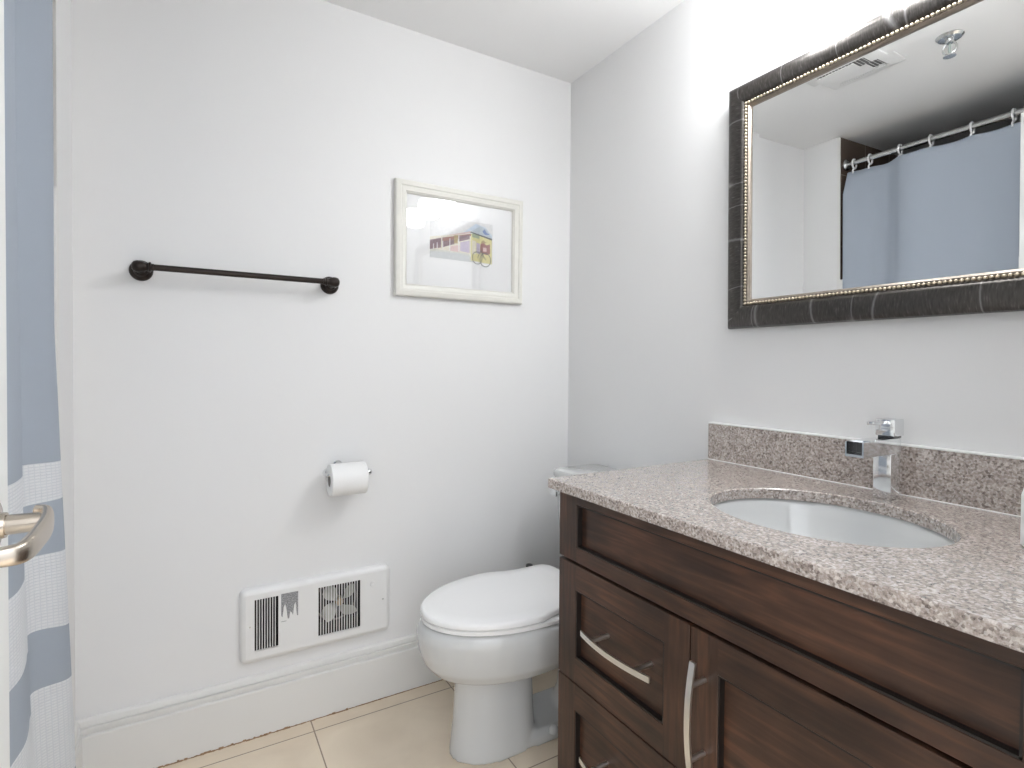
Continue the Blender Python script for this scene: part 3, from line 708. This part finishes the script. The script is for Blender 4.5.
# ---------------------------------------------------------------- counter, backsplash, basin
K0, K1, KX, ZC, ZU = -1.676, -.722, -.591, .860, .837
ec, ea, eb = (-.315, -1.225), .177, .206
t = thing('countertop', 'speckled pinkish-grey granite countertop with cut-out for the basin', 'countertop', (-.3, -1.2, ZC))
b = B(); angs = sorted([2*PI*k/120 for k in range(120)] + [math.atan2(y-ec[1], x-ec[0]) % (2*PI) for x in (KX, -.002) for y in (K0, K1)])
def outer(a, ins=0):
    c, s = math.cos(a), math.sin(a); ts = []
    if c > 1e-9: ts.append((-.002-ec[0])/c)
    if c < -1e-9: ts.append((KX+ins-ec[0])/c)
    if s > 1e-9: ts.append((K1-ins-ec[1])/s)
    if s < -1e-9: ts.append((K0+ins-ec[1])/s)
    q = min(ts); return ec[0]+c*q, ec[1]+s*q
def ell(a, d=0):
    c, s = math.cos(a), math.sin(a); r = 1/math.sqrt((c/(ea+d))**2+(s/(eb+d))**2); return ec[0]+c*r, ec[1]+s*r
R_ = [[(*ell(a), ZU) for a in angs], [(*ell(a), ZC-.002) for a in angs], [(*ell(a, .002), ZC) for a in angs], [(*outer(a, .002), ZC) for a in angs], [(*outer(a), ZC-.002) for a in angs], [(*outer(a), ZU) for a in angs], [(*ell(a), ZU) for a in angs]]
ring_loft(b, R_, False, False)
obj('slab', b, M_gran, t, True, 30)
b = B(); box(b, -.022, -.001, K0, K1, ZC, ZC+.105, .0015); obj('backsplash', b, M_gran, t)
b = B(); box(b, -.0225, -.0005, K0, K1, ZC+.105, ZC+.1085, .001); box(b, -.0245, -.022, K0, K1, ZC, ZC+.002, .0005); obj('caulk_line', b, M_caulk, t)
b = B(); ns = 96
def er(fx, fy, z, dx=0): return [(ec[0]+dx+ea*fx*math.cos(2*PI*k/ns), ec[1]+eb*fy*math.sin(2*PI*k/ns), z) for k in range(ns)]
ring_loft(b, [er(1.12, 1.10, ZU-.012), er(1.12, 1.10, ZU-.0005), er(1.03, 1.03, ZU-.0005), er(1.0, 1.0, ZU-.010), er(.97, .97, ZU-.03), er(.90, .90, ZU-.07), er(.76, .76, ZU-.105), er(.5, .5, ZU-.128), er(.12, .10, ZU-.136)], False, True)
bas = obj('sink_basin', b, M_porc, smooth=True, ang=60)
md = bas.modifiers.new('thickness', 'SOLIDIFY'); md.thickness = .006; md.offset = -1
tag(bas, 'white oval undermount sink basin below the granite cut-out', 'sink')
b = B(); lathe(b, (ec[0], ec[1], ZU-.1352), (0, 0, 1), [(.0005, 0), (.022, 0), (.022, .002), (.018, .003), (.016, .001), (.0005, .001)], 32); o = obj('drain', b, M_chrome, smooth=True); o.parent = bas

# ---------------------------------------------------------------- faucet
t = thing('faucet', 'square chrome waterfall faucet standing behind the sink', 'faucet', (-.078, -1.228, ZC))
fy0, fy1 = -1.2455, -1.2105; fyc = (fy0+fy1)/2
b = B(); box(b, -.101, -.062, fy0, fy1, ZC+.0002, ZC+.096, .0022); obj('body', b, M_chrome, t, True, 30)
b = B()      # spout: floor, two cheeks and a short roof, so the end is an open trough
zb, zt_, sx = ZC+.0955, ZC+.1255, -.208
pr = [(fy0, zb), (fy1, zb), (fy1, zt_), (fy1-.003, zt_), (fy1-.003, zb+.005), (fy0+.003, zb+.005), (fy0+.003, zt_), (fy0, zt_)]
ring_loft(b, [[(x, y, z) for y, z in pr] for x in (sx, -.0615)])
box(b, -.178, -.0615, fy0+.0005, fy1-.0005, zt_-.0035, zt_+.0008, .0004)
obj('spout', b, M_chrome, t, False)
b = B(); box(b, -.172, -.063, fy0+.0032, fy1-.0032, zb+.0052, zt_-.0036); obj('spout_dark_block', b, M_black, t)  # added black block, paints the dark reflection inside the spout
b = B(); box(b, -.088, -.056, fyc-.015, fyc+.015, zt_+.001, zt_+.005); obj('handle_collar', b, mat('dark_chrome', (.12, .12, .12), .2, 1), t)
b = B(); box(b, -.092, -.052, fyc-.0185, fyc+.0185, zt_+.005, zt_+.040, .002); box(b, -.150, -.088, fyc-.007, fyc+.007, zt_+.031, zt_+.0375, .0012); obj('handle', b, M_chrome, t, True, 30)

# ---------------------------------------------------------------- soap bottle at the right
t = thing('soap_bottle', 'white soap bottle at the right edge of the granite counter', 'bottle', (-.222, -1.516, ZC))
b = B(); lathe(b, (-.222, -1.516, ZC), (0, 0, 1), [(.0005, 0), (.028, 0), (.031, .003), (.031, .078), (.028, .090), (.020, .097), (.013, .100), (.0005, .100)], 48); obj('body', b, M_soap, t, True)
b = B(); lathe(b, (-.222, -1.516, ZC+.100), (0, 0, 1), [(.0005, 0), (.014, 0), (.014, .016), (.006, .018), (.006, .035), (.0005, .035)], 24); tube(b, [(-.222, -1.516, ZC+.133), (-.225, -1.54, ZC+.133), (-.226, -1.55, ZC+.127)], .005, 12); obj('pump', b, M_soap, t, True)

# ---------------------------------------------------------------- wall mirror (leans forward a little at the top)
MY0, MY1, MZ0, MZ1 = -1.665, -.790, 1.2388, 1.9030
mir = bpy.data.objects.new('wall_mirror', None); S.collection.objects.link(mir); mir.empty_display_size = .05
mir.location = (-.011, MY1, MZ0)
mir.rotation_euler = (0, 0, 0)
tag(mir, 'large mirror in a dark frame with beaded inner edge above the vanity', 'mirror')
def mchild(o): o.parent = mir; o.matrix_parent_inverse = Matrix.Identity(4); return o
BX = .012; mw, mh = MY1-MY0, MZ1-MZ0        # local: y from -mw..0, z 0..mh, x negative toward room
b = B(); uv = b.loops.layers.uv.new('uv')
mitred(b, -mw, 0, 0, mh, [(0, 0), (0, .014), (.003, .021), (.010, .026), (.020, .0285), (.032, .0275), (.042, .0235), (.048, .018), (.050, .013), (.050, 0)], uv, 'right', .24)
mchild(obj('frame', b, M_frame, smooth=True, ang=50))
b = B(); mitred(b, -mw+.050, -.050, .050+BX, mh-.050, [(0, 0), (0, .012), (.0090, .012), (.0090, 0)], None, 'right'); 
mitred(b, -mw+.0590, -.0590, .0590+BX, mh-.0590, [(0, 0), (0, .0150), (.0015, .0150), (.0065, .0085), (.0065, 0)], None, 'right'); mchild(obj('inner_lip', b, M_lip))
b = B()
def bead(y, z, vert):
    r = bmesh.ops.create_icosphere(b, subdivisions=1, radius=1)
    for v in r['verts']: v.co = Vector((-.0165+v.co.x*.0042, y+v.co.y*(.0042 if vert else .0045), z+v.co.z*(.0045 if vert else .0042)))
u0 = .0545; pitch = .0092
ny = round((mw-2*u0)/pitch); nz = round((mh-2*u0-BX)/pitch)
for k in range(ny+1):
    y = -u0-(mw-2*u0)*k/ny; bead(y, u0+BX, False); bead(y, mh-u0, False)
for k in range(1, nz):
    z = u0+BX+(mh-2*u0-BX)*k/nz; bead(-u0, z, True); bead(-mw+u0, z, True)
mchild(obj('bead_trim', b, M_gold, smooth=True, ang=180))
b = B(); g0 = .0655; gb = .088
def rect(d, x): return [(x, -d, d+BX), (x, -mw+d, d+BX), (x, -mw+d, mh-d), (x, -d, mh-d)]
ring_loft(b, [rect(g0-.004, -.001), rect(g0-.004, -.0052), rect(gb, -.0055)])
mchild(obj('mirror_glass', b, M_mirror))
mir.rotation_euler = (0, -.013, -.010)

# ---------------------------------------------------------------- vanity light
t = thing('vanity_light', 'three-shade lit wall light above the mirror', 'wall light', (0, -1.2, 2.12))
b = B(); box(b, -.022, -.001, -1.48, -.92, 2.115, 2.175, .004); obj('back_plate', b, M_nickel, t, True)
for y in (-.972, -1.2, -1.428):
    b = B(); tube(b, smooth_path([(-.02, y, 2.145), (-.08, y, 2.15), (-.130, y, 2.145), (-.140, y, 2.115)], 6), .008, 14); lathe(b, (-.14, y, 2.090), (0, 0, 1), [(.0005, 0), (.030, 0), (.030, .012), (.016, .026), (.0005, .026)], 24)
    ar = obj('arm', b, M_nickel, t, True)
    b = B(); lathe(b, (-.14, y, 1.978), (0, 0, 1), [(.0005, 0), (.030, .001), (.046, .007), (.056, .018), (.060, .034), (.061, .09), (.058, .102), (.030, .106), (.0005, .106)], 40)
    obj('shade', b, M_shade, t, True)

# ---------------------------------------------------------------- ceiling vent and sprinkler (seen in the mirror)
t = thing('ceiling_vent', 'square white vent grille on the ceiling, seen in the mirror', 'vent', (-.925, -.617, H))
vx0, vx1, vy0, vy1 = -1.062, -.790, -.752, -.482
b = B()
ring_loft(b, [rrect(vx0, vx1, vy0, vy1, .01, H-.0005, 4), rrect(vx0, vx1, vy0, vy1, .01, H-.006, 4), rrect(vx0+.02, vx1-.02, vy0+.02, vy1-.02, .008, H-.014, 4), rrect(vx0+.045, vx1-.045, vy0+.045, vy1-.045, .006, H-.014, 4), rrect(vx0+.045, vx1-.045, vy0+.045, vy1-.045, .006, H-.002, 4)], False, False)
obj('vent_frame', b, M_enamelh, t, True, 25)
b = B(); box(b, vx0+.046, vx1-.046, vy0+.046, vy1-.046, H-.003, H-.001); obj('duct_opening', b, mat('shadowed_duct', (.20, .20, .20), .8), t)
b = B()
k = vy0+.052
while k < vy1-.05:
    vs = [b.verts.new(p) for p in ((vx0+.046, k, H-.013), (vx1-.046, k, H-.013), (vx1-.046, k+.009, H-.004), (vx0+.046, k+.009, H-.004))]; b.faces.new(vs); k += .0125
o = obj('louvres', b, M_enamelh, t); md = o.modifiers.new('thickness', 'SOLIDIFY'); md.thickness = .0012
b = B(); box(b, vx0+.055, vx1-.055, vy0+.085, vy1-.048, H-.017, H-.013, .0012); obj('centre_plate', b, M_enamelh, t)
spx, spy = -1.04, -.895
t = thing('ceiling_sprinkler', 'fire sprinkler head on the ceiling, seen in the mirror', 'sprinkler', (spx, spy, H))
b = B(); lathe(b, (spx, spy, H), (0, 0, -1), [(.0005, 0), (.041, 0), (.041, .003), (.034, .010), (.016, .013), (.0005, .013)], 32); obj('escutcheon', b, M_steel, t, True)
b = B(); lathe(b, (spx, spy, H-.012), (0, 0, -1), [(.0005, 0), (.013, 0), (.013, .012), (.009, .014), (.0005, .014)], 20)
for s in (-1, 1): tube(b, smooth_path([(spx, spy+s*.011, H-.024), (spx, spy+s*.020, H-.038), (spx, spy+s*.017, H-.055), (spx, spy+s*.004, H-.064)], 5), .0036, 10)
lathe(b, (spx, spy, H-.062), (0, 0, -1), [(.0005, 0), (.006, 0), (.006, .006), (.019, .007), (.019, .009), (.0005, .010)], 20)
obj('sprinkler_frame', b, M_steel, t, True)
b = B(); lathe(b, (spx, spy, H-.025), (0, 0, -1), [(.0005, 0), (.004, .004), (.005, .018), (.004, .032), (.0005, .036)], 14); obj('glass_bulb', b, M_bulb, t, True)
